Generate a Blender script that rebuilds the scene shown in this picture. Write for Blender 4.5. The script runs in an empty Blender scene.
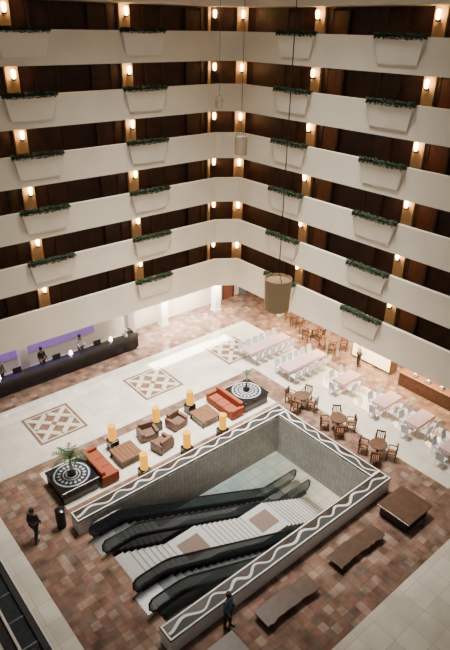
import bpy, bmesh, math, random
from mathutils import Vector, Matrix
random.seed(4)
C=bpy.context.scene.collection
pi=math.pi
# ------------------------------------------------------------------ helpers
def nodes(name):
    m=bpy.data.materials.new(name); m.use_nodes=True
    nt=m.node_tree; b=nt.nodes['Principled BSDF']
    return m,nt,b
def M(name,col,rough=.5,metal=0,es=0,var=.12,scale=5,trans=0,spec=.5,ecol=None,alpha=1):
    m,nt,b=nodes(name)
    n=nt.nodes.new('ShaderNodeTexNoise'); n.inputs['Scale'].default_value=scale; n.inputs['Detail'].default_value=4
    tc=nt.nodes.new('ShaderNodeTexCoord'); nt.links.new(tc.outputs['Object'],n.inputs['Vector'])
    r=nt.nodes.new('ShaderNodeValToRGB')
    r.color_ramp.elements[0].position=.3; r.color_ramp.elements[1].position=.7
    r.color_ramp.elements[0].color=[max(0,c*(1-var)) for c in col]+[1]
    r.color_ramp.elements[1].color=[min(1,c*(1+var)) for c in col]+[1]
    nt.links.new(n.outputs['Fac'],r.inputs['Fac']); nt.links.new(r.outputs['Color'],b.inputs['Base Color'])
    b.inputs['Roughness'].default_value=rough; b.inputs['Metallic'].default_value=metal
    b.inputs['Transmission Weight'].default_value=trans
    b.inputs['Specular IOR Level'].default_value=spec
    b.inputs['Alpha'].default_value=alpha
    if es:
        b.inputs['Emission Color'].default_value=list(ecol or col)+[1]; b.inputs['Emission Strength'].default_value=es
    return m
def TILE(name,size,cols,joint,jw,rough=.2,noise=.15,nscale=1.5,axes='XY'):
    m,nt,b=nodes(name); L=nt.links.new
    g=nt.nodes.new('ShaderNodeNewGeometry'); sp=nt.nodes.new('ShaderNodeSeparateXYZ'); L(g.outputs['Position'],sp.inputs[0])
    fl=[];edge=[]
    for ax in axes:
        d=nt.nodes.new('ShaderNodeMath'); d.operation='DIVIDE'; L(sp.outputs[ax],d.inputs[0]); d.inputs[1].default_value=size
        f=nt.nodes.new('ShaderNodeMath'); f.operation='FLOOR'; L(d.outputs[0],f.inputs[0]); fl.append(f)
        fr=nt.nodes.new('ShaderNodeMath'); fr.operation='FRACT'; L(d.outputs[0],fr.inputs[0])
        lt=nt.nodes.new('ShaderNodeMath'); lt.operation='LESS_THAN'; L(fr.outputs[0],lt.inputs[0]); lt.inputs[1].default_value=jw/size; edge.append(lt)
    cb=nt.nodes.new('ShaderNodeCombineXYZ'); L(fl[0].outputs[0],cb.inputs[0]); L(fl[1].outputs[0],cb.inputs[1])
    wn=nt.nodes.new('ShaderNodeTexWhiteNoise'); L(cb.outputs[0],wn.inputs['Vector'])
    r=nt.nodes.new('ShaderNodeValToRGB'); r.color_ramp.interpolation='CONSTANT'
    el=r.color_ramp.elements
    while len(el)<len(cols): el.new(.5)
    for i,c in enumerate(cols): el[i].position=i/len(cols); el[i].color=list(c)+[1]
    L(wn.outputs['Value'],r.inputs['Fac'])
    n=nt.nodes.new('ShaderNodeTexNoise'); n.inputs['Scale'].default_value=nscale; n.inputs['Detail'].default_value=6; L(g.outputs['Position'],n.inputs['Vector'])
    mr=nt.nodes.new('ShaderNodeMapRange'); L(n.outputs['Fac'],mr.inputs['Value']); mr.inputs['From Min'].default_value=.3; mr.inputs['From Max'].default_value=.7
    mr.inputs['To Min'].default_value=1-noise; mr.inputs['To Max'].default_value=1+noise
    vm=nt.nodes.new('ShaderNodeVectorMath'); vm.operation='SCALE'; L(r.outputs['Color'],vm.inputs[0]); L(mr.outputs[0],vm.inputs['Scale'])
    mx=nt.nodes.new('ShaderNodeMath'); mx.operation='MAXIMUM'; L(edge[0].outputs[0],mx.inputs[0]); L(edge[1].outputs[0],mx.inputs[1])
    mix=nt.nodes.new('ShaderNodeMix'); mix.data_type='RGBA'; L(mx.outputs[0],mix.inputs['Factor']); L(vm.outputs[0],mix.inputs[6]); mix.inputs[7].default_value=list(joint)+[1]
    L(mix.outputs[2],b.inputs['Base Color']); b.inputs['Roughness'].default_value=rough
    return m
class B:
    def __init__(s): s.v=[];s.f=[];s.m=[]
    def add(s,vs,fs,mi=0):
        o=len(s.v); s.v+= [tuple(v) for v in vs]; s.f+=[tuple(i+o for i in f) for f in fs]; s.m+=[mi]*len(fs); return s
    def box(s,x0,x1,y0,y1,z0,z1,mi=0,tx=0,ty=0):
        return s.add([(x0+tx,y0+ty,z0),(x1-tx,y0+ty,z0),(x1-tx,y1-ty,z0),(x0+tx,y1-ty,z0),(x0,y0,z1),(x1,y0,z1),(x1,y1,z1),(x0,y1,z1)],
            [(0,3,2,1),(4,5,6,7),(0,1,5,4),(1,2,6,5),(2,3,7,6),(3,0,4,7)],mi)
    def cyl(s,x,y,z0,z1,r0,r1=None,n=20,mi=0,cap=True):
        r1=r0 if r1 is None else r1
        vs=[(x+r*math.cos(2*pi*i/n),y+r*math.sin(2*pi*i/n),z) for z,r in((z0,r0),(z1,r1)) for i in range(n)]
        fs=[(i,(i+1)%n,n+(i+1)%n,n+i) for i in range(n)]
        if cap: fs+=[tuple(range(n-1,-1,-1)),tuple(range(n,2*n))]
        return s.add(vs,fs,mi)
    def prof(s,x,y,pts,n=20,mi=0):
        vs=[(x+r*math.cos(2*pi*i/n),y+r*math.sin(2*pi*i/n),z) for r,z in pts for i in range(n)]
        fs=[(k*n+i,k*n+(i+1)%n,(k+1)*n+(i+1)%n,(k+1)*n+i) for k in range(len(pts)-1) for i in range(n)]
        return s.add(vs,fs,mi)
    def prism(s,poly,z0,z1,mi=0):
        n=len(poly); vs=[(p[0],p[1],z0) for p in poly]+[(p[0],p[1],z1) for p in poly]
        return s.add(vs,[tuple(range(n-1,-1,-1)),tuple(range(n,2*n))]+[(i,(i+1)%n,n+(i+1)%n,n+i) for i in range(n)],mi)
    def annulus(s,r0,r1,z,n=40,mi=0):
        vs=[(r*math.cos(2*pi*i/n),r*math.sin(2*pi*i/n),z) for r in (r0,r1) for i in range(n)]
        return s.add(vs,[(i,(i+1)%n,n+(i+1)%n,n+i) for i in range(n)],mi)
    def tube(s,path,r,n=8,mi=0):
        path=[Vector(p) for p in path]; rings=[]
        for i,p in enumerate(path):
            t=(path[min(i+1,len(path)-1)]-path[max(i-1,0)]).normalized()
            a=t.cross(Vector((0,0,1))) if abs(t.z)<.95 else t.cross(Vector((0,1,0)))
            a.normalize(); b=t.cross(a)
            rr=r[i] if isinstance(r,(list,tuple)) else r
            rings.append([p+a*rr*math.cos(2*pi*k/n)+b*rr*math.sin(2*pi*k/n) for k in range(n)])
        vs=[v for R in rings for v in R]; m=len(rings)
        fs=[(k*n+i,k*n+(i+1)%n,(k+1)*n+(i+1)%n,(k+1)*n+i) for k in range(m-1) for i in range(n)]
        fs+=[tuple(range(n-1,-1,-1)),tuple((m-1)*n+i for i in range(n))]
        return s.add(vs,fs,mi)
    def mesh(s,name,mats,smooth=False):
        me=bpy.data.meshes.new(name); me.from_pydata(s.v,[],s.f)
        for m in mats: me.materials.append(m)
        for i,p in enumerate(me.polygons): p.material_index=min(s.m[i],len(mats)-1); p.use_smooth=smooth
        bm=bmesh.new(); bm.from_mesh(me); bmesh.ops.recalc_face_normals(bm,faces=bm.faces); bm.to_mesh(me); bm.free()
        return me
def ob(name,b,mats,parent=None,loc=(0,0,0),rz=0,smooth=False,bev=0,**kw):
    if not isinstance(mats,(list,tuple)): mats=[mats]
    o=bpy.data.objects.new(name,b.mesh(name,mats,smooth)); C.objects.link(o)
    o.location=loc; o.rotation_euler[2]=rz
    if parent: o.parent=parent
    if bev:
        md=o.modifiers.new('bevel','BEVEL'); md.width=bev; md.segments=2; md.limit_method='ANGLE'
    if smooth:
        try: o.data.set_sharp_from_angle(angle=math.radians(40))
        except Exception: pass
    for k,v in kw.items(): o[k]=v
    return o
def st(name,b,mats,label=None,**kw):
    o=ob(name,b,mats,kind='structure',**kw)
    if label: o['label']=label
    return o
def thing(name,label,cat,loc=(0,0,0),rz=0,group=None):
    e=bpy.data.objects.new(name,None); C.objects.link(e); e.empty_display_size=.2
    e.location=loc; e.rotation_euler[2]=rz; e['label']=label; e['category']=cat
    if group: e['group']=group
    return e
def dup(src,loc,rz=0,label=None):
    n=src.copy(); C.objects.link(n); n.location=loc; n.rotation_euler[2]=rz
    if label: n['label']=label
    def rec(a,b):
        for ch in list(a.children):
            c=ch.copy(); C.objects.link(c); c.parent=b; rec(ch,c)
    rec(src,n); return n
# ------------------------------------------------------------------ camera
H=18.7; th=math.radians(27.84); az=math.radians(49.5); ro=math.radians(1.07)
Fh=Vector((math.cos(az),math.sin(az),0)); Rr=Vector((math.sin(az),-math.cos(az),0))
fw=Fh*math.cos(th)-Vector((0,0,math.sin(th))); up=Rr.cross(fw)
r2=Rr*math.cos(ro)+up*math.sin(ro); u2=r2.cross(fw)
cd=bpy.data.cameras.new('camera'); cam=bpy.data.objects.new('camera',cd); C.objects.link(cam)
mw=Matrix((r2,u2,-fw)).transposed().to_4x4(); mw.translation=Vector((0,0,H)); cam.matrix_world=mw
cd.sensor_fit='VERTICAL'; cd.sensor_height=36; cd.lens=568/650*36; cd.clip_end=200
bpy.context.scene.camera=cam
# ------------------------------------------------------------------ materials
cream=TILE('cream_marble',.9,[(.65,.60,.51),(.61,.56,.47),(.68,.63,.54),(.63,.58,.49)],(.46,.42,.35),.022,.045,.14,.9)
brown=TILE('brown_mottled_tile',.34,[(.185,.11,.082),(.22,.135,.10),(.14,.084,.065),(.20,.11,.082),(.27,.19,.145),(.165,.115,.092),(.21,.122,.092)],(.12,.08,.062),.010,.06,.45,1.6)
brownplain=M('rose_brown_marble',(.18,.10,.075),.10,var=.3,scale=3)
creamline=M('cream_marble_line',(.58,.53,.44),.10,var=.08,scale=3)
wavebrown=M('dark_grey_brown_inlay',(.040,.030,.026),.25,var=.3,scale=3)
mosaic=TILE('pale_grey_mosaic',.22,[(.56,.54,.49),(.60,.58,.53),(.52,.50,.45)],(.36,.34,.31),.020,.3,.06,2,'XZ')
mosaicy=TILE('pale_grey_mosaic_side',.22,[(.56,.54,.49),(.60,.58,.53),(.52,.50,.45)],(.36,.34,.31),.020,.3,.06,2,'YZ')
white=M('white_plaster',(.70,.66,.57),.7,var=.04,scale=1)
band=M('balcony_cream_plaster',(.70,.645,.54),.8,var=.05,scale=.6)
whitestone=M('white_stone',(.74,.71,.66),.35,var=.06)
wavewhite=M('white_wave_inlay',(.60,.575,.53),.3,var=.06)
black=M('black_gloss',(.008,.008,.010),.2,var=.2)
blackm=M('black_matte',(.014,.014,.016),.6,var=.2)
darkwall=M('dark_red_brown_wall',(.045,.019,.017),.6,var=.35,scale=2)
doorm=M('reddish_wood_door',(.15,.050,.028),.45,var=.25,scale=4)
pierm=M('beige_pier',(.60,.42,.25),.6,var=.08)
wood=M('brown_wood',(.095,.047,.028),.35,var=.35,scale=5)
benchwood=M('dark_bench_wood',(.085,.046,.030),.3,var=.25,scale=3)
woodd=M('dark_wood',(.04,.02,.014),.4,var=.35,scale=7)
woodl=M('mid_wood',(.17,.075,.036),.45,var=.25,scale=8)
orange=M('burnt_orange_fabric',(.25,.055,.022),.85,var=.15,scale=20)
brownfab=M('brown_leather',(.13,.065,.045),.55,var=.2,scale=12)
pink=M('pinkish_tablecloth',(.56,.37,.34),.8,var=.05)
whitecl=M('white_chair_cover',(.58,.60,.66),.85,var=.05)
leaf=M('dark_green_leaf',(.018,.040,.015),.7,var=.5,scale=9)
leafl=M('palm_leaf',(.035,.08,.025),.5,var=.4,scale=9)
metal=M('brushed_metal',(.35,.35,.36),.3,1,var=.1)
glass=M('dark_blue_grey_glass',(.022,.045,.055),.04,var=.1,spec=.9,alpha=.68)
teal=M('teal_glass',(.12,.24,.24),.1,var=.2)
dglass=M('dark_smoked_glass',(.03,.04,.045),.12,var=.2)
shade=M('amber_lamp_shade',(.35,.17,.01),.6,es=1.5,ecol=(1,.42,.008),var=.1)
sconcem=M('warm_sconce_glass',(1,.8,.5),.5,es=28,ecol=(1,.58,.22))
drum=M('tan_brown_drum_shade',(.42,.29,.16),.6,var=.08,scale=2,es=.12,ecol=(1,.62,.30))  # faint emission put in to lighten the drum's dark side
drum2=M('taupe_shade',(.24,.18,.12),.6,var=.10,scale=2)
purple=M('purple_backlit_panel',(.25,.15,.40),.5,es=.30,ecol=(.38,.20,.75))
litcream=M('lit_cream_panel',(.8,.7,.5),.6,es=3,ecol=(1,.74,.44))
litwhite=M('lit_white_shade',(.9,.85,.8),.6,es=8,ecol=(1,.88,.75))
skin=M('skin',(.30,.16,.10),.6,var=.08)
hairm=M('black_hair',(.012,.01,.009),.6)
DEP=4.0
# ------------------------------------------------------------------ floor
X0,X1,Y0,Y1=-3,28.4,-3,30.3
px0,px1,py0,py1=6.9,17.82,10.50,16.40
def ring(b,x0,x1,y0,y1,hx0,hx1,hy0,hy1,z0,z1):
    b.box(x0,hx0,y0,y1,z0,z1); b.box(hx1,x1,y0,y1,z0,z1); b.box(hx0,hx1,y0,hy0,z0,z1); b.box(hx0,hx1,hy1,y1,z0,z1)
b=B(); ring(b,X0,X1,Y0,Y1,px0,px1,py0,py1,-.3,0); st('floor',b,cream,'cream marble tiled atrium floor')
b=B(); ring(b,4.2,20.7,6.6,18.0,px0,px1,py0,py1,.001,.004)
b.box(4.2,20.7,20.9,21.5,.001,.004); b.box(4.2,6.6,18,20.9,.001,.004); b.box(19.3,20.7,18,20.9,.001,.004)
b.box(4,24.5,26.6,28.0,.001,.004); b.box(16.6,24.5,28.0,30.3,.001,.004); b.box(24.5,28.4,-3,30.3,.001,.004)
b.box(20.7,24.5,7.6,8.2,.001,.004)
st('floor_brown_tiling',b,brown,'mottled red-brown tile floor borders')
for cx in (8.8,15.0,21.1):
    b=B(); s=1.30; cy=24.0; L=s-.14
    b.box(cx-s,cx+s,cy-s,cy+s,.001,.004,0)
    w=.13
    def bandq(p,q,z):
        d=(Vector(q)-Vector(p)).normalized(); nrm=Vector((-d.y,d.x))*w
        a=Vector((cx,cy))
        b.add([tuple(a+Vector(p)-nrm)+(z,),tuple(a+Vector(p)+nrm)+(z,),tuple(a+Vector(q)+nrm)+(z,),tuple(a+Vector(q)-nrm)+(z,)],[(0,1,2,3)],1)
    e=L-.10
    bandq((-e,e),(e,-e),.008); bandq((-e,-e),(e,e),.009)
    for (p,q) in (((0,e),(e,0)),((e,0),(0,-e)),((0,-e),(-e,0)),((-e,0),(0,e))): bandq(p,q,.010)
    b.prism([(cx-.2,cy),(cx,cy-.2),(cx+.2,cy),(cx,cy+.2)],.001,.012,0)
    b.add([(cx-L,cy-L,.006),(cx+L,cy-L,.006),(cx+L,cy+L,.006),(cx-L,cy+L,.006),(cx-L+.08,cy-L+.08,.006),(cx+L-.08,cy-L+.08,.006),(cx+L-.08,cy+L-.08,.006),(cx-L+.08,cy+L-.08,.006)],[(k,(k+1)%4,4+(k+1)%4,4+k) for k in range(4)],1)
    st('floor_diamond_inlay',b,[brownplain,creamline],'square brown marble inlay with interlaced cream diamond bands')
# ------------------------------------------------------------------ upper levels
RX=24.5
LP=[(-2,28.4),(23.3,28.4),(RX,27.6),(RX,1.0)]
def offs(d):
    P=[Vector(p) for p in LP]; N=[]
    for i in range(3):
        t=(P[i+1]-P[i]).normalized(); N.append(Vector((-t.y,t.x)))
    out=[P[0]+N[0]*d]
    for i in (1,2):
        bi=(N[i-1]+N[i]).normalized(); out.append(P[i]+bi*(d/bi.dot(N[i])))
    out.append(P[3]+N[2]*d); return out
def sweep(b,prof,mi=0):
    n=len(prof); vs=[]
    cols=[[ (p.x,p.y) for p in offs(d)] for d,z in prof]
    for k in range(4):
        for i,(d,z) in enumerate(prof): vs.append((cols[i][k][0],cols[i][k][1],z))
    fs=[(k*n+i,k*n+(i+1)%n,(k+1)*n+(i+1)%n,(k+1)*n+i) for k in range(3) for i in range(n)]
    fs+=[tuple(range(n)),tuple(3*n+i for i in range(n-1,-1,-1))]
    b.add(vs,fs,mi)
zt=lambda k:18.38-2.8*k
n=0
for k in range(-3,6):
    z=zt(k); hb=1.54 if k<5 else 1.95; dp=1.9 if k<5 else 3.6
    b=B(); sweep(b,[(0,z),(0,z-hb),(.3,z-hb),(.3,z-1.54),(dp,z-1.54),(dp,z-1.05),(.22,z-1.05),(.22,z)])
    n+=1; st('trim_%d'%n,b,band,'cream plaster balcony parapet and walkway slab')
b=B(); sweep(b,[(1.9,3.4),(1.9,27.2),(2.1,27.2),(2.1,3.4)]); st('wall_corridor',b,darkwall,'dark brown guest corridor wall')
b=B(); b.box(-3,28.6,-3,30.6,27.2,27.4); st('ceiling',b,white,'pale atrium ceiling')
WB=RX+1.9
spots=[]
for x in (11.6,18.2): spots.append((x,30.3,0))
for y in (16.1,23.3): spots.append((WB,y,-pi/2))
p1,p2=offs(1.9)[1:3]
spots.append((24.3,30.3,0)); pm=p1.lerp(p2,.74); ca=math.atan2(p2.y-p1.y,p2.x-p1.x); spots.append((pm.x,pm.y,ca))
for (x,y,r) in spots:
    st('wall_pier',B().box(-.33,.33,-.18,.02,3.45,27.1),pierm,'beige corridor wall pier',loc=(x,y,0),rz=r)
SC=thing('wall_sconce','glowing rounded corridor wall light on a beige pier','wall light',(0,0,-50),0,'corridor wall lights')
ob('bracket',B().box(-.05,.05,-.06,.12,-.3,-.2).cyl(0,-.1,-.3,-.22,.09,n=12),blackm,SC)
ob('lamp_shade',B().prof(0,-.1,[(0,-.22),(.07,-.2),(.10,-.1),(.11,.12),(.08,.2),(0,.22)],14),sconcem,SC,smooth=True)
first=True
for k in range(-1,6):
    for (x,y,r) in spots:
        loc=(x+.30*math.sin(r),y-.30*math.cos(r),zt(k)+.90-.08*k)
        if first: SC.location=loc; SC.rotation_euler[2]=r; first=False
        else: dup(SC,loc,r)
dn=0
for k in range(0,6):
    for x in (10.0,13.4,16.6,20.0,22.9):
        dn+=1; zb=zt(k)-1.04
        b=B().box(x-.5,x+.5,30.16,30.3,zb,zb+2.1).box(x-.62,x-.5,30.12,30.3,zb,zb+2.2,1).box(x+.5,x+.62,30.12,30.3,zb,zb+2.2,1)
        st('door_%d'%dn,b,[darkwall,woodd],'dark brown guest room door')
    for y in (25.2,21.9,18.4,15.0,12.0):
        dn+=1; zb=zt(k)-1.04
        red = y in (21.9,15.0)
        b=B().box(WB-.15,WB,y-.5,y+.5,zb,zb+2.1).box(WB-.18,WB,y-.62,y-.5,zb,zb+2.2,1).box(WB-.18,WB,y+.5,y+.62,zb,zb+2.2,1)
        st('door_%d'%dn,b,[doorm if red else darkwall,woodd],'reddish wooden guest room door' if red else 'dark brown guest room door')
# balcony planters
fol=B()
for i in range(1300):
    x=random.uniform(-1.36,1.36); y=random.uniform(-.28,.08); z=random.uniform(-.11,.12)-abs(y+.10)*.2
    a=random.uniform(0,2*pi); t=random.uniform(-.9,.9); s=random.uniform(.05,.09)
    u=Vector((math.cos(a),math.sin(a),t))*s; w=Vector((-math.sin(a),math.cos(a),random.uniform(-.6,.6)))*s*.6
    p=Vector((x,y,z)); fol.add([p-u,p+w,p+u,p-w],[(0,1,2,3)])
fol.box(-1.34,1.34,-.22,.05,-.1,.06)
PL=thing('balcony_planter','cream tapered balcony planter box with dense dark green foliage','planter',(0,0,-50),0,'balcony planters')
ob('planter_box',B().add([(-1.08,0,-1.15),(1.08,0,-1.15),(1.08,-.08,-1.15),(-1.08,-.08,-1.15),(-1.34,0,0),(1.34,0,0),(1.34,-.23,0),(-1.34,-.23,0)],
   [(0,1,2,3),(4,7,6,5),(0,4,5,1),(1,5,6,2),(2,6,7,3),(3,7,4,0)]),white,PL,bev=.05)
ob('foliage',fol,leaf,PL,loc=(0,0,.03))
first=True
for k in range(0,6):
    for (x,y,r) in ((18.2,28.4,0),(11.65,28.4,0),(RX,23.3,-pi/2),(RX,16.85,-pi/2)):
        if k==5 and x==11.65: continue
        loc=(x,y,zt(k)-.02)
        if first: PL.location=loc; PL.rotation_euler[2]=r; first=False
        else: dup(PL,loc,r)
# ------------------------------------------------------------------ ground floor walls
st('wall_left',B().box(-3,27.2,30.3,30.5,0,3.4),white,'white ground floor wall')
st('wall_right',B().box(28.4,28.6,-3,30.5,0,3.4),wood,'brown panelled restaurant wall')
b=B()
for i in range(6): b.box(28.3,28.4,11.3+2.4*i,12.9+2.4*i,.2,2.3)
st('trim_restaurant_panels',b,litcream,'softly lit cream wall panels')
st('door_90',B().box(25.6,26.5,30.2,30.3,0,2.1).box(25.5,25.6,30.15,30.3,0,2.2,1).box(26.5,26.6,30.15,30.3,0,2.2,1),[doorm,woodd],'red-brown wooden double door')
b=B().box(4,14.6,30.2,30.3,.9,2.5); st('wall_purple_panel',b,purple,'purple backlit reception wall panel')
for (x,y) in ((9.6,29.6),(16.75,29.3),(24.0,29.2),(19.6,29.6)):
    b=B().box(x-.25,x+.25,y-.25,y+.25,0,3.0).box(x-.3,x+.3,y-.3,y+.3,0,.15)
    st('wall_column',b,whitestone,'square white column')
st('wall_corner_panel',B().box(26.9,28.4,25.5,25.7,0,3.0),white,'white return wall')
# ------------------------------------------------------------------ opening parapet
PH=.75
def parapet(name,x0,x1,y0,y1,axis):
    b=B().box(x0,x1,y0,y1,-1.6,PH-.02,0)
    z=PH-.02
    b.box(x0-.03,x1+.03,y0-.03,y1+.03,z,z+.04,2)
    z+=.04
    b.box(x0,x1,y0,y1,z,z+.02,0); z+=.02
    b.box(x0+.055,x1-.055,y0+.055,y1-.055,z,z+.006,1)
    L0,L1=(x0+.08,x1-.08) if axis=='x' else (y0+.08,y1-.08)
    c=(y0+y1)/2 if axis=='x' else (x0+x1)/2
    hw=((y1-y0) if axis=='x' else (x1-x0))/2-.055
    N=int((L1-L0)/.05)
    def P(s,o,zz): return (s,c+o,zz) if axis=='x' else (c+o,s,zz)
    f=lambda s:hw*(.46*math.sin(2*pi*s/1.15+.8*math.sin(s*1.3))+.08*math.sin(s*3.1))
    vs=[];fs=[];v2=[];f2=[]
    for i in range(N+1):
        s=L0+(L1-L0)*i/N; o=f(s); sl=(f(s+.01)-f(s-.01))/.02; nn=math.hypot(1,sl); w=.045+.012*math.sin(s*2.1); ox=-sl/nn*w; oy=w/nn
        vs+= [P(s-ox,o-oy,z+.012),P(s+ox,o+oy,z+.012)]; v2+=[P(s,-hw,z+.009),P(s,o,z+.009)]
        if i: fs.append((2*i-2,2*i-1,2*i+1,2*i)); f2.append((2*i-2,2*i-1,2*i+1,2*i))
    b.add(v2,f2,2); b.add(vs,fs,3)
    return st(name,b,[whitestone,wavebrown,blackm,wavewhite],'white parapet ledge with inlaid black, grey and white wave pattern')
parapet('wall_opening_far',6.35,18.42,16.40,17.02,'x')
parapet('wall_opening_side',17.82,18.42,10.50,16.40,'y')
parapet('wall_opening_near',6.35,18.42,9.88,10.50,'x')
st('wall_opening_mosaic',B().box(6.9,17.82,16.36,16.40,-1.6,.70),mosaic,'pale grey mosaic tiled inner wall')
st('wall_opening_mosaic_side',B().box(17.78,17.82,10.50,16.36,-1.6,.70),mosaicy,'pale grey mosaic tiled inner wall')
lowtile=TILE('pale_lower_tile',.6,[(.50,.52,.48),(.55,.57,.52),(.47,.50,.47)],(.30,.32,.31),.03,.2,.08)
st('floor_lower',B().box(4,27,7,25,-DEP-.2,-DEP),lowtile,'pale tiled lower concourse floor')
st('wall_lower_far',B().box(4,27,25,25.2,-DEP,-.3),teal,'teal glazed lower level wall')
st('wall_lower_right',B().box(27,27.2,7,25.2,-DEP,-.3),white,'white lower level wall')
st('wall_lower_left',B().box(4,4.2,7,25,-DEP,-.3),white,'white lower level wall')
st('wall_lower_near',B().box(4,27,6.8,7,-DEP,-.3),white,'white lower level wall')
# ------------------------------------------------------------------ staircase
tread=M('grey_stone_steps',(.30,.295,.28),.5,var=.08)
mat_=M('brown_entrance_mat',(.13,.088,.07),.9,var=.2,scale=20)
S=thing('staircase','grey stone staircase with two landings between the escalators','staircase',(6.9,13.66,0))
b=B(); x=0;z=0; W=.90
prof=[(0,0)]
q_=DEP/4.5
def flight(nst,tr,rs):
    global x,z
    for i in range(nst):
        z-=rs*q_; prof.append((x,z)); x+=tr; prof.append((x,z))
x=.4; prof.append((x,0)); flight(7,.3,.157); l1=(x,z); x+=1.5; prof.append((x,z)); flight(9,.3,.161); l2=(x,z); x+=1.5; prof.append((x,z)); flight(12,.283,.1625)
def strip(b,prof,y0,y1,dz,mi=0):
    vs=[(p[0],y,p[1]) for p in prof for y in(y0,y1)]; n_=len(prof)
    b.add(vs,[(2*i,2*i+1,2*i+3,2*i+2) for i in range(n_-1)],mi)
    for y in (y0,y1):
        for i in range(n_-1):
            a,c=prof[i],prof[i+1]
            if c[0]-a[0]>1e-6: b.add([(a[0],y,a[1]),(c[0],y,c[1]),(c[0],y,c[1]-dz),(a[0],y,a[1]-dz)],[(0,1,2,3)],mi)
strip(b,prof,-W,W,.5)
for i in range(1,len(prof)-1):
    a,c=prof[i],prof[i+1]
    if 0<c[0]-a[0]<.32: b.box(c[0]-.07,c[0]-.01,-W,W,c[1]+.001,c[1]+.006,1)
ob('stair_steps',b,[tread,M('dark_grey_nosing',(.12,.115,.11),.5)],S)
for l in (l1,l2):
    ob('landing_mat',B().box(l[0]+.2,l[0]+1.3,-.5,.5,l[1]+.001,l[1]+.02),mat_,S)
# ------------------------------------------------------------------ escalators
grooved=M('grooved_steel_steps',(.06,.07,.07),.4,.5,var=.3,scale=30)
def ztread(x,xa,xb):
    if x<=xa: return 0
    if x>=xb: return -DEP
    return -(x-xa)/(xb-xa)*DEP
def escalator(y):
    E=thing('escalator','black escalator with blue-grey glass balustrades descending to the lower level','escalator',(6.95,y,0),0,'escalators')
    xa,xb,Lx=1.15,9.6,11.7
    xs=[0,.4,.75,.95,1.15,1.35,1.7]+[1.7+i*(7.5/10) for i in range(1,11)]+[9.4,9.6,9.8,10.3,Lx]
    zz=lambda x:(ztread(x-.25,xa,xb)+ztread(x+.25,xa,xb)+ztread(x,xa,xb))/3
    for s in (-1,1):
        yy=s*.53
        b=B(); vs=[]
        for x in xs: vs+=[(x,yy-.012,zz(x)+.1),(x,yy-.012,zz(x)+.82),(x,yy+.012,zz(x)+.82),(x,yy+.012,zz(x)+.1)]
        m=len(xs); fs=[(4*i+a,4*i+(a+1)%4,4*i+4+(a+1)%4,4*i+4+a) for i in range(m-1) for a in range(4)]
        b.add(vs,fs)
        for (xc,zc,d) in ((0,.46,-1),(Lx,-DEP+.46,1)):
            poly=[(xc,zc-.36),(xc+d*.22,zc-.33),(xc+d*.34,zc-.1),(xc+d*.34,zc+.2),(xc+d*.22,zc+.34),(xc,zc+.36)]
            n_=len(poly); b.add([(p[0],yy-.012,p[1]) for p in poly]+[(p[0],yy+.012,p[1]) for p in poly],[tuple(range(n_)),tuple(range(2*n_-1,n_-1,-1))]+[(i,i+1,n_+i+1,n_+i) for i in range(n_-1)])
        ob('balustrade',b,glass,E)
        nw=[(0,-.36),(.22,-.34),(.36,-.1),(.36,.2),(.24,.35),(0,.38)]
        path=[(-p,yy,.46+q) for p,q in nw]
        path+=[(x,yy,zz(x)+.84) for x in xs[1:-1]]
        path+=[(Lx+p,yy,-DEP+.46+q) for p,q in reversed(nw)]
        ob('handrail',B().tube(path,.045,8),black,E,smooth=True)
        b=B(); vs=[]
        ya,yb=(yy+s*.14,yy-s*.05)
        for x in xs: vs+=[(x,ya,zz(x)-.55),(x,ya,zz(x)+.15),(x,yb,zz(x)+.15),(x,yb,zz(x)-.55)]
        b.add(vs,[(4*i+a,4*i+(a+1)%4,4*i+4+(a+1)%4,4*i+4+a) for i in range(m-1) for a in range(4)]+[(0,1,2,3),(4*m-4,4*m-3,4*m-2,4*m-1)])
        ob('side_cladding',b,black,E)
    pr=[(.6,0.02),(.9,.02)]; x=.9
    while x<9.6:
        zc=ztread(x+.3,xa,xb); pr.append((x,zc)); x+=.39; pr.append((x,zc))
    pr+=[(x,-DEP+.02),(10.8,-DEP+.02)]
    b=B(); strip(b,pr,-.46,.46,.2); ob('step_band',b,grooved,E)
    ob('landing_plate',B().box(-.4,.6,-.46,.46,-.02,.025),metal,E); ob('landing_plate',B().box(10.8,12.1,-.46,.46,-DEP,-DEP+.03),metal,E)
    return E
escalator(15.35); escalator(12.05)
# ------------------------------------------------------------------ lounge
FL=thing('floor_lamp','glowing amber cylinder lamp on a black cube base','lamp',(10.2,20.3,0),0,'lounge lamps')
ob('base',B().box(-.24,.24,-.24,.24,0,.55),black,FL,bev=.02)
ob('lamp_shade',B().cyl(0,0,.57,1.4,.19,.19,n=24),shade,FL,smooth=True)
ob('cap',B().cyl(0,0,.55,.57,.21,n=24),blackm,FL)
for x,y in ((12.7,20.2),(14.95,20.3),(10.3,17.6),(12.75,17.6),(15.0,17.6)): dup(FL,(x,y,0))
mos_w=M('white_mosaic',(.55,.60,.64),.3); mos_b=M('dark_blue_mosaic',(.012,.018,.03),.3,var=.4)
MP=thing('mosaic_planter','black square planter with round black and white mosaic rings','planter',(7.45,19.15,0),0,'mosaic planters')
ob('body',B().box(-.85,.85,-.85,.85,0,.62).box(-.9,.9,-.9,.9,.62,.70),black,MP,bev=.02)
b=B().cyl(0,0,.70,.715,.86,n=48,mi=0)
b.annulus(.74,.80,.719,mi=1)
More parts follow.
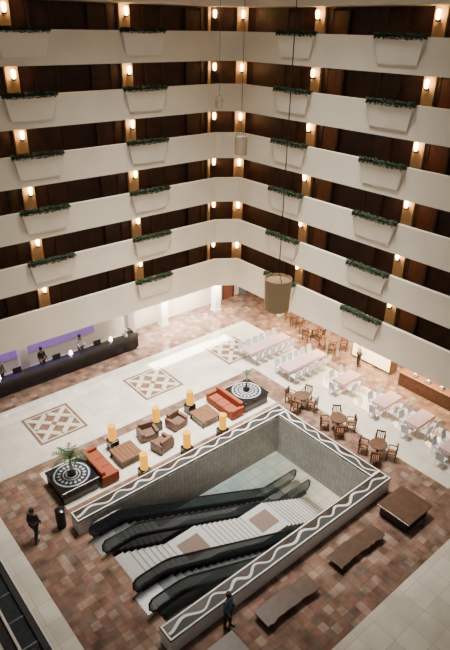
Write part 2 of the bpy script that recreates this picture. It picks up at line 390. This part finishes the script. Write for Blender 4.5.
for j in range(18):
    a=2*pi*j/18
    for (r0_,r1_,w_) in ((.46,.66,.07),):
        b.add([(r0_*math.cos(a),r0_*math.sin(a),.719),((r0_+r1_)/2*math.cos(a+w_/.55),(r0_+r1_)/2*math.sin(a+w_/.55),.719),(r1_*math.cos(a),r1_*math.sin(a),.719),((r0_+r1_)/2*math.cos(a-w_/.55),(r0_+r1_)/2*math.sin(a-w_/.55),.719)],[(0,1,2,3)],1)
b.annulus(.34,.40,.719,mi=1); b.annulus(.20,.27,.719,mi=1)
ob('mosaic_top',b,[mos_b,mos_w],MP)
ob('planting_bowl',B().prof(0,0,[(.0,.72),(.16,.72),(.20,.84),(.16,.84),(.14,.80),(0,.80)],20),blackm,MP,smooth=True)
dup(MP,(18.05,19.2,0))
def palm(loc,h,n,L,label,seed):
    random.seed(seed)
    P=thing('potted_palm',label,'plant',loc)
    ob('trunk',B().tube([(0,0,0),(.02,0,h*.5),(0,.02,h)],[.06,.045,.04],8),woodl,P,smooth=True)
    b=B()
    for i in range(n):
        a=2*pi*i/n+random.uniform(-.2,.2); el=random.uniform(.45,1.25); ln=L*random.uniform(.8,1.1)
        pts=[]; p=Vector((0,0,h)); 
        for j in range(9):
            pts.append(p.copy()); e=el-j*.20; p=p+Vector((math.cos(a)*math.cos(e),math.sin(a)*math.cos(e),math.sin(e)))*ln/8
        b.tube(pts,[.014]*8+[.006],4)
        side=Vector((-math.sin(a),math.cos(a),0))
        for j in range(1,9):
            for s in (-1,1):
                q=pts[j]; w=ln*.26*(1-abs(j-4)/7); d=(pts[j]-pts[j-1]).normalized()
                tip=q+side*s*w+d*w*.5-Vector((0,0,w*.30))
                b.add([q,q+d*.045,tip,q-d*.03],[(0,1,2,3)])
    ob('fronds',b,leafl,P); return P
palm((7.45,19.15,.80),.85,16,.85,'green palm with arching fronds in a mosaic planter',3)
palm((18.05,19.2,.80),.9,8,.42,'small slim green palm in a mosaic planter',5)
random.seed(9)
def sofa(loc,rz,w,mat,name,label,cat,seats):
    S=thing(name,label,cat,loc,rz)
    ob('base',B().box(-w/2,w/2,-.42,.42,.08,.28),mat,S,bev=.03)
    ob('backrest',B().box(-w/2,w/2,.22,.45,.25,.82),mat,S,bev=.06)
    for s in(-1,1): ob('armrest',B().box(s*w/2-.1,s*w/2+.1,-.42,.45,.08,.6),mat,S,bev=.05)
    cw=(w-.22)/seats
    for i in range(seats):
        x=-w/2+.11+cw*i; ob('seat_cushion',B().box(x+.01,x+cw-.01,-.43,.2,.28,.46),mat,S,bev=.04)
    for sx in(-1,1):
        for sy in(-1,1): ob('leg',B().cyl(sx*(w/2-.05),sy*.36,0,.08,.03,n=8),blackm,S)
    return S
sofa((8.9,19.3,0),pi/2,2.1,orange,'sofa','burnt orange fabric sofa beside the mosaic planter','sofa',3)
sofa((16.65,19.4,0),-pi/2,2.1,orange,'sofa','burnt orange fabric sofa beside a slim palm','sofa',3)
for (x,y,r) in ((12.0,19.95,-.2),(12.1,18.8,pi+.2),(13.7,19.8,.15)):
    S_=sofa((x,y,0),r,.88,brownfab,'armchair','brown leather lounge armchair','armchair',1); S_.scale=(.9,.9,.95)
CT=thing('coffee_table','square brown wooden coffee table with slatted top','table',(10.35,19.3,0),0,'lounge coffee tables')
b=B()
for i in range(6): b.box(-.6+.2*i+.008,-.4+.2*i-.008,-.6,.6,.36,.42)
ob('table_top',b,woodl,CT); ob('apron',B().box(-.56,.56,-.56,-.5,.26,.36).box(-.56,.56,.5,.56,.26,.36).box(-.56,-.5,-.5,.5,.26,.36).box(.5,.56,-.5,.5,.26,.36),woodd,CT)
for sx in(-1,1):
    for sy in(-1,1): ob('leg',B().box(sx*.53-.05,sx*.53+.05,sy*.53-.05,sy*.53+.05,0,.36),woodd,CT)
dup(CT,(15.2,19.3,0))
# ------------------------------------------------------------------ banquet tables & chairs
def btable(x,y,l,w,label):
    T=thing('banquet_table',label,'table',(x,y,0))
    ob('table_cloth',B().box(-l/2,l/2,-w/2,w/2,.60,.76,0,-.02,-.02).box(-l/2+.2,l/2-.2,-w/2+.18,w/2-.18,.761,.768,1),[pink,pink],T,bev=.01)
    for sx in(-1,1):
        for sy in(-1,1): ob('leg',B().cyl(sx*(l/2-.15),sy*(w/2-.12),0,.62,.025,n=8),metal,T)
BC=thing('banquet_chair','white-covered banquet chair at a dining table','chair',(0,0,-50),0,'white banquet chairs')
ob('seat',B().box(-.22,.22,-.22,.22,.40,.48),whitecl,BC,bev=.02)
ob('backrest',B().add([(-.2,.19,.46),(.2,.19,.46),(.2,.23,.46),(-.2,.23,.46),(-.2,.27,.86),(.2,.27,.86),(.2,.31,.86),(-.2,.31,.86),(-.12,.28,.95),(.12,.28,.95),(.12,.32,.95),(-.12,.32,.95)],
   [(0,1,5,4),(2,3,7,6),(1,2,6,5),(3,0,4,7),(4,5,9,8),(6,7,11,10),(5,6,10,9),(7,4,8,11),(8,9,10,11),(3,2,1,0)]),whitecl,BC)
for sx in(-1,1):
    for sy in(-1,1): ob('leg',B().tube([(sx*.18,sy*.18,.42),(sx*.2,sy*.2,0)],.018,6),whitecl,BC)
first=True
def chair(x,y,r):
    global first
    if first: BC.location=(x,y,0); BC.rotation_euler[2]=r; first=False
    else: dup(BC,(x,y,0),r)
def tset(x,y,l,n,label,w=.8):
    btable(x,y,l,w,label)
    for i in range(n):
        xx=x-l/2+l*(i+.5)/n
        chair(xx+random.uniform(-.03,.03),y+w/2+.2,random.uniform(-.1,.1)); chair(xx,y-w/2-.2,pi+random.uniform(-.1,.1))
tset(22.6,22.3,3.5,6,'long banquet table with pinkish tablecloth')
tset(22.9,19.4,3.3,6,'long banquet table with pinkish tablecloth')
for (x,y,n) in ((23.5,16.5,2),(23.5,13.7,2),(23.4,11.6,2),(22.9,9.3,2)):
    tset(x,y,1.6,n,'short dining table with pinkish tablecloth')
    chair(x-1.1,y,pi/2)
WC=thing('wooden_chair','brown wooden armchair with slatted back','chair',(0,0,-50),0,'wooden cafe chairs')
ob('seat',B().box(-.23,.23,-.22,.22,.42,.47),woodl,WC,bev=.015)
b=B().box(-.23,.23,.21,.26,.82,.90)
for i in range(5): b.box(-.2+.09*i,-.16+.09*i,.22,.25,.47,.82)
ob('backrest',b,wood,WC)
for sx in(-1,1):
    ob('armrest',B().box(sx*.24-.025,sx*.24+.025,-.21,.24,.64,.68).box(sx*.24-.02,sx*.24+.02,-.2,-.16,.45,.64),wood,WC)
    for sy in(-1,1): ob('leg',B().box(sx*.20-.025,sx*.20+.025,sy*.20-.025,sy*.20+.025,0,.43 if sy<0 else .86),wood,WC)
RT=thing('round_table','round brown wooden cafe table on a pedestal','table',(0,0,-50),0,'round cafe tables')
ob('table_top',B().cyl(0,0,.70,.74,.44,n=28),wood,RT); ob('pedestal',B().prof(0,0,[(.28,0),(.26,.04),(.05,.08),(.05,.6),(.15,.70)],16),woodd,RT,smooth=True)
f1=True;f2=True
for (x,y,a) in ((20.1,16.9,.3),(20.1,14.3,.8),(20.0,11.7,.5),(26.6,22.0,.2),(26.4,20.0,.6),(27.3,24.0,.4)):
    if f1: RT.location=(x,y,0); f1=False
    else: dup(RT,(x,y,0))
    for i in range(4):
        t=a+i*pi/2; p=(x+.68*math.cos(t),y+.68*math.sin(t),0); r=t-pi/2
        if f2: WC.location=p; WC.rotation_euler[2]=r; f2=False
        else: dup(WC,p,r)
# counter added to give the recess its glow, and buffet, under the balcony
T=thing('glow_counter','wooden counter with glowing cream front, added for the bright recess','counter',(27.0,17.2,0))
ob('body',B().box(-.3,.4,-1.5,1.5,0,1.1),wood,T,bev=.02); ob('glow_front',B().box(-.34,-.3,-1.4,1.4,.15,1.0),litcream,T); ob('counter_top',B().box(-.4,.45,-1.55,1.55,1.1,1.16),litcream,T)
T=thing('buffet_counter','dark wooden buffet counter with serving dishes under the balcony','counter',(26.6,12.8,0))
ob('body',B().box(-.4,.4,-2.0,2.0,0,.85),wood,T,bev=.02); ob('counter_top',B().box(-.46,.46,-2.08,2.08,.85,.9),woodl,T,bev=.01)
DT=thing('serving_dish','domed metal serving dish on the buffet counter','dish',(26.5,11.4,.9),0,'buffet serving dishes')
ob('tray',B().box(-.18,.18,-.16,.16,0,.08),metal,DT,bev=.01); ob('lid',B().prof(0,0,[(.16,.08),(.13,.16),(.07,.21),(0,.22)],16),metal,DT,smooth=True)
for i in range(1,4): dup(DT,(26.5,11.4+.85*i,.9))
# ------------------------------------------------------------------ front desk
T=thing('front_desk','long black glossy reception counter with pale lit top','reception desk',(10.7,28.2,0))
ob('body',B().box(-5.8,5.8,-.3,.3,.1,1.0).box(-5.7,5.7,-.25,.25,0,.1),black,T,bev=.02)
ob('counter_top',B().box(-5.85,5.85,-.36,.0,1.0,1.06),black,T,bev=.01)
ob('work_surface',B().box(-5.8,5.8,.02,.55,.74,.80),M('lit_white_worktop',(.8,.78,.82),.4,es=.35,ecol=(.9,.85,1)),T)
ob('return_end',B().box(5.5,5.8,.3,.8,0,1.05),black,T)
for x in (6.8,8.8,11.2,13.9):
    D=thing('computer_monitor','slim computer monitor on the reception desk','monitor',(x,28.52,.8),0,'reception monitors')
    ob('screen',B().box(-.25,.25,-.02,.02,.12,.44),blackm,D); ob('stand',B().box(-.03,.03,-.02,.02,.01,.14).box(-.1,.1,-.07,.07,0,.012),metal,D)
DL=thing('desk_lamp','small glowing white lamp on the reception counter','lamp',(7.6,28.02,1.06),0,'reception desk lamps')
ob('base',B().prof(0,0,[(.08,0),(.08,.02),(.02,.04),(.02,.16),(0,.17)],12),metal,DL,smooth=True); ob('lamp_shade',B().cyl(0,0,.15,.38,.12,.08,n=16),litwhite,DL,smooth=True)
dup(DL,(11.9,28.02,1.06)); dup(DL,(14.6,28.02,1.06))
V=thing('flower_vase','white vase with pale flowers on the reception desk','vase',(15.7,28.05,1.06))
ob('vase',B().prof(0,0,[(0,0),(.08,0),(.11,.12),(.05,.25),(.07,.3)],14),whitestone,V,smooth=True)
b=B()
for i in range(26):
    a=random.uniform(0,2*pi); r=random.uniform(0,.22); z=random.uniform(.4,.62); c=Vector((r*math.cos(a),r*math.sin(a),z))
    b.tube([(0,0,.25),tuple(c)],.006,4,1)
    for j in range(5):
        q=2*pi*j/5; b.add([c,c+Vector((.05*math.cos(q),.05*math.sin(q),.02)),c+Vector((.05*math.cos(q+.8),.05*math.sin(q+.8),.02))],[(0,1,2)],0)
ob('flowers',b,[M('pale_petals',(.8,.55,.6),.7),leaf],V)
# ------------------------------------------------------------------ benches at the open side
def slab(l,w,z0,z1,seed):
    rd=random.Random(seed); N=22
    f1=[rd.uniform(-.03,.03) for _ in range(N+1)]; f2=[rd.uniform(-.03,.03) for _ in range(N+1)]
    c=rd.uniform(.02,.05)
    poly=[(-l/2+l*i/N,-w/2+f1[i]+c*math.sin(pi*i/N*1.6)) for i in range(N+1)]+[(l/2-l*i/N,w/2+f2[i]+c*math.sin(pi*(N-i)/N*1.6)) for i in range(N+1)]
    return B().prism(poly,z0,z1)
def bench(x,y,l,w,label,seed):
    T=thing('bench',label,'bench',(x,y,0))
    ob('seat',slab(l,w,.26,.33,seed),benchwood,T,bev=.012)
    for s in(-1,1): ob('leg',B().box(s*(l/2-.35)-.12,s*(l/2-.35)+.12,-w/2+.14,w/2-.1,0,.26),blackm,T)
bench(14.6,8.7,2.7,.75,'natural-edge dark brown wooden slab bench with black legs',1); bench(10.7,8.75,2.6,.75,'natural-edge dark brown wooden slab bench with black legs',2)
def dtable(x,y,l,w,label):
    T=thing('display_table',label,'table',(x,y,0))
    ob('table_top',B().box(-l/2,l/2,-w/2,w/2,.56,.62),benchwood,T,bev=.02)
    ob('body',B().box(-l/2+.12,l/2-.12,-w/2+.12,w/2-.12,0,.56),black,T,bev=.02)
dtable(17.7,8.6,1.8,1.6,'brown topped square table with black box base'); dtable(7.4,8.3,1.7,1.4,'brown topped square table with black box base')
T=thing('waste_bin','tall slim black waste bin beside the parapet','bin',(6.0,17.3,0))
ob('body',B().cyl(0,0,.03,.9,.19,.2,n=20),blackm,T,smooth=True); ob('lid',B().prof(0,0,[(.21,.88),(.21,.95),(.1,1.0),(0,1.0)],20),black,T,smooth=True)
# lower entrance edge: dark kerb, glazed strip with mullions, pale rails
st('wall_entrance_curb',B().box(3.1,3.35,4,22,0,.35).box(3.30,3.36,4,22,.35,.40,1),[blackm,whitestone],'dark low entrance kerb with pale edge')
b=B().box(2.5,3.1,4,22,.1,.2)
for i in range(15): b.box(2.5,3.1,4.6+1.2*i,4.66+1.2*i,.2,.24,1)
st('window_1',b,[dglass,metal],'dark smoked glass strip with metal mullions')
st('trim_22',B().box(2.44,2.52,4,22,.2,.45),whitestone,'pale thin edge rail')
st('trim_20',B().box(1.7,2.0,4,22,0,1.0),white,'white low entrance wall')
st('trim_21',B().box(2.0,2.44,4,22,.0,.3),blackm,'dark recessed strip')
# ------------------------------------------------------------------ hanging lamps
def pend(x,y,z,r,h,label,mt):
    T=thing('pendant_lamp',label,'lamp',(x,y,z),0)
    ob('lamp_shade',B().prof(0,0,[(r*.92,-h/2),(r,h/2),(r*.95,h/2),(r*.87,-h/2),(r*.92,-h/2)],32),mt,T,smooth=True)
    ob('top_diffuser',B().cyl(0,0,h*.38,h*.42,r*.93,n=32),mt,T)
    b=B().tube([(0,0,h/2+.25),(0,0,27.2-z)],.014,6)
    for i in range(3):
        a=2*pi*i/3; b.tube([(0,0,h/2+.25),(r*.96*math.cos(a),r*.96*math.sin(a),h/2)],.012,5)
    ob('cable',b,blackm,T)
pend(11.9,11.4,11.2,.43,1.05,'tan-brown cylindrical drum pendant hanging on a long cable',drum)
pend(20.6,23.1,13.1,.34,.95,'taupe cylindrical drum pendant hanging on a long cable',drum2)
pend(20.4,24.7,15.0,.22,.45,'small taupe pendant hanging on a long cable',drum2)
# ------------------------------------------------------------------ people
def skinned(name,vs,es,mat,parent,sub=1):
    me=bpy.data.meshes.new(name); me.from_pydata([v[0] for v in vs],es,[]); me.materials.append(mat)
    o=bpy.data.objects.new(name,me); C.objects.link(o); o.parent=parent
    md=o.modifiers.new('skin','SKIN'); md.use_smooth_shade=True
    for i,v in enumerate(vs):
        r=v[1]; me.skin_vertices[0].data[i].radius=(r,r) if not isinstance(r,tuple) else r
    me.skin_vertices[0].data[0].use_root=True
    s=o.modifiers.new('sub','SUBSURF'); s.levels=sub; s.render_levels=sub
    return o
def person(loc,rz,label,shirt,trous,stride=0,arms=.1,bend=0):
    T=thing('person',label,'person',loc,rz)
    f=stride
    hip=.93
    V={'pel':((0,0,hip),.12),'waist':((0,-bend*.1,1.10),.115),'chest':((0,-bend*.25,1.32),.14),'neck':((0,-bend*.36,1.49),.055),'head':((0,-bend*.42-.02,1.60),.085),'crown':((0,-bend*.42,1.70),.07)}
    for s,n_ in((-1,'L'),(1,'R')):
        d=f*s
        V['hip'+n_]=((s*.09,0,hip-.07),.09); V['kne'+n_]=((s*.10,-d*.5-.03*abs(f),.50),.062); V['ank'+n_]=((s*.10,-d+.02,.09),.042); V['toe'+n_]=((s*.11,-d-.15,.035),.032)
        V['sho'+n_]=((s*.165,-bend*.27,1.40),.06); V['elb'+n_]=((s*.20,-bend*.3+d*.20+.03,1.13),.045)
        V['wri'+n_]=((s*.205,-bend*.3+d*.4-arms,.90+arms*.6),.03); V['han'+n_]=((s*.205,-bend*.3+d*.45-arms*1.2,.84+arms*.6),.032)
        for j in range(5):
            hx,hy,hz=V['han'+n_][0]; o=(j-2)*.017
            V['fin%d'%j+n_]=((hx-s*.01,hy+o-(.03 if j==0 else 0),hz-(.05 if j==0 else .085-.006*abs(j-2))),.009)
    E=[('pel','waist'),('waist','chest'),('chest','neck'),('neck','head'),('head','crown')]
    for n_ in 'LR':
        E+=[('pel','hip'+n_),('hip'+n_,'kne'+n_),('kne'+n_,'ank'+n_),('ank'+n_,'toe'+n_),('chest','sho'+n_),('sho'+n_,'elb'+n_),('elb'+n_,'wri'+n_),('wri'+n_,'han'+n_)]
        E+=[('han'+n_,'fin%d'%j+n_) for j in range(5)]
    K=list(V); idx={k:i for i,k in enumerate(K)}
    skinned('body',[V[k] for k in K],[(idx[a],idx[c]) for a,c in E],skin,T,2)
    def sub(name,keys,edges,dr,mat):
        ix={k:i for i,k in enumerate(keys)}; skinned(name,[(V[k][0],V[k][1]+dr) for k in keys],[(ix[a],ix[c]) for a,c in edges],mat,T,2)
    sub('shirt',['pel','waist','chest','shoL','elbL','shoR','elbR','wriL','wriR'],[('pel','waist'),('waist','chest'),('chest','shoL'),('shoL','elbL'),('chest','shoR'),('shoR','elbR'),('elbL','wriL'),('elbR','wriR')],.018,shirt)
    sub('trousers',['pel','hipL','kneL','ankL','hipR','kneR','ankR'],[('pel','hipL'),('hipL','kneL'),('kneL','ankL'),('pel','hipR'),('hipR','kneR'),('kneR','ankR')],.016,trous)
    hx,hy,hz=V['head'][0]
    b=B(); 
    b.prof(hx,hy+.02,[(.09,hz-.02),(.105,hz+.04),(.10,hz+.10),(.07,hz+.15),(0,hz+.17)],16); ob('hair',b,hairm,T,smooth=True)
    b=B()
    for s in(-1,1): b.cyl(hx+s*.03,hy-.085,hz+.015,hz+.025,.008,n=6)
    ob('eyes',b,hairm,T)
    ob('nose',B().add([(hx-.012,hy-.08,hz-.02),(hx+.012,hy-.08,hz-.02),(hx,hy-.11,hz-.018),(hx,hy-.085,hz+.02)],[(0,1,2),(0,2,3),(1,3,2),(0,3,1)]),skin,T)
    for n_ in 'LR':
        x_,y_,z_=V['toe'+n_][0]; ob('shoe',B().box(x_-.045,x_+.045,y_-.05,y_+.2,0,.08),blackm,T,bev=.02)
    return T
cl_dark=M('dark_clothing',(.022,.022,.028),.85); cl_white=M('white_shirt',(.6,.6,.6),.85); cl_blue=M('blue_shirt',(.07,.12,.20),.85); cl_grey=M('grey_clothing',(.10,.10,.11),.85)
person((4.9,17.3,0),2.2,'person in dark shirt and dark trousers walking',cl_dark,cl_dark,.20,.06)
person((8.5,9.5,0),.3,'person in a blue shirt standing beside the parapet',cl_blue,cl_dark,.05,.15)
person((10.5,29.0,0),0,'receptionist in dark jacket standing behind the front desk',cl_dark,cl_dark,0,.3)
person((13.0,29.0,0),0,'receptionist in white shirt standing behind the front desk',cl_white,cl_dark,0,.3)
person((8.0,29.0,0),0,'receptionist in grey jacket standing behind the front desk',cl_grey,cl_dark,0,.3)
person((26.0,17.6,0),1.2,'waiter in white shirt standing by the added glow counter',cl_white,cl_dark,.05,.2)
# ------------------------------------------------------------------ lights
def area(name,loc,sx,sy,e,col,spread=180,rot=(0,0,0)):
    l=bpy.data.lights.new(name,'AREA'); l.shape='RECTANGLE'; l.size=sx; l.size_y=sy; l.energy=e; l.color=col; l.spread=math.radians(spread)
    o=bpy.data.objects.new(name,l); C.objects.link(o); o.location=loc; o.rotation_euler=rot; return o
area('ceiling_light',(16.5,19.5,27.0),9,9,4400,(1,.94,.84),58)
area('left_soffit_light',(12,29.3,2.7),20,.8,150,(1,.88,.75))
area('corner_soffit_light',(21.3,28.6,2.3),7,1.0,1500,(1,.88,.70))
area('right_soffit_light',(26.0,18.5,2.3),1.2,14,1700,(1,.74,.46))
area('desk_purple_light',(9,29.9,2.6),9,.3,35,(.45,.28,1))
area('lower_light',(17,20,-.4),8,6,220,(.80,1,.97))
area('lower_light_right',(21.5,13.5,-.4),4,6,420,(1,.86,.62))
w=bpy.data.worlds.new('world'); bpy.context.scene.world=w; w.use_nodes=True
w.node_tree.nodes['Background'].inputs[0].default_value=(.93,.90,.84,1); w.node_tree.nodes['Background'].inputs[1].default_value=.18
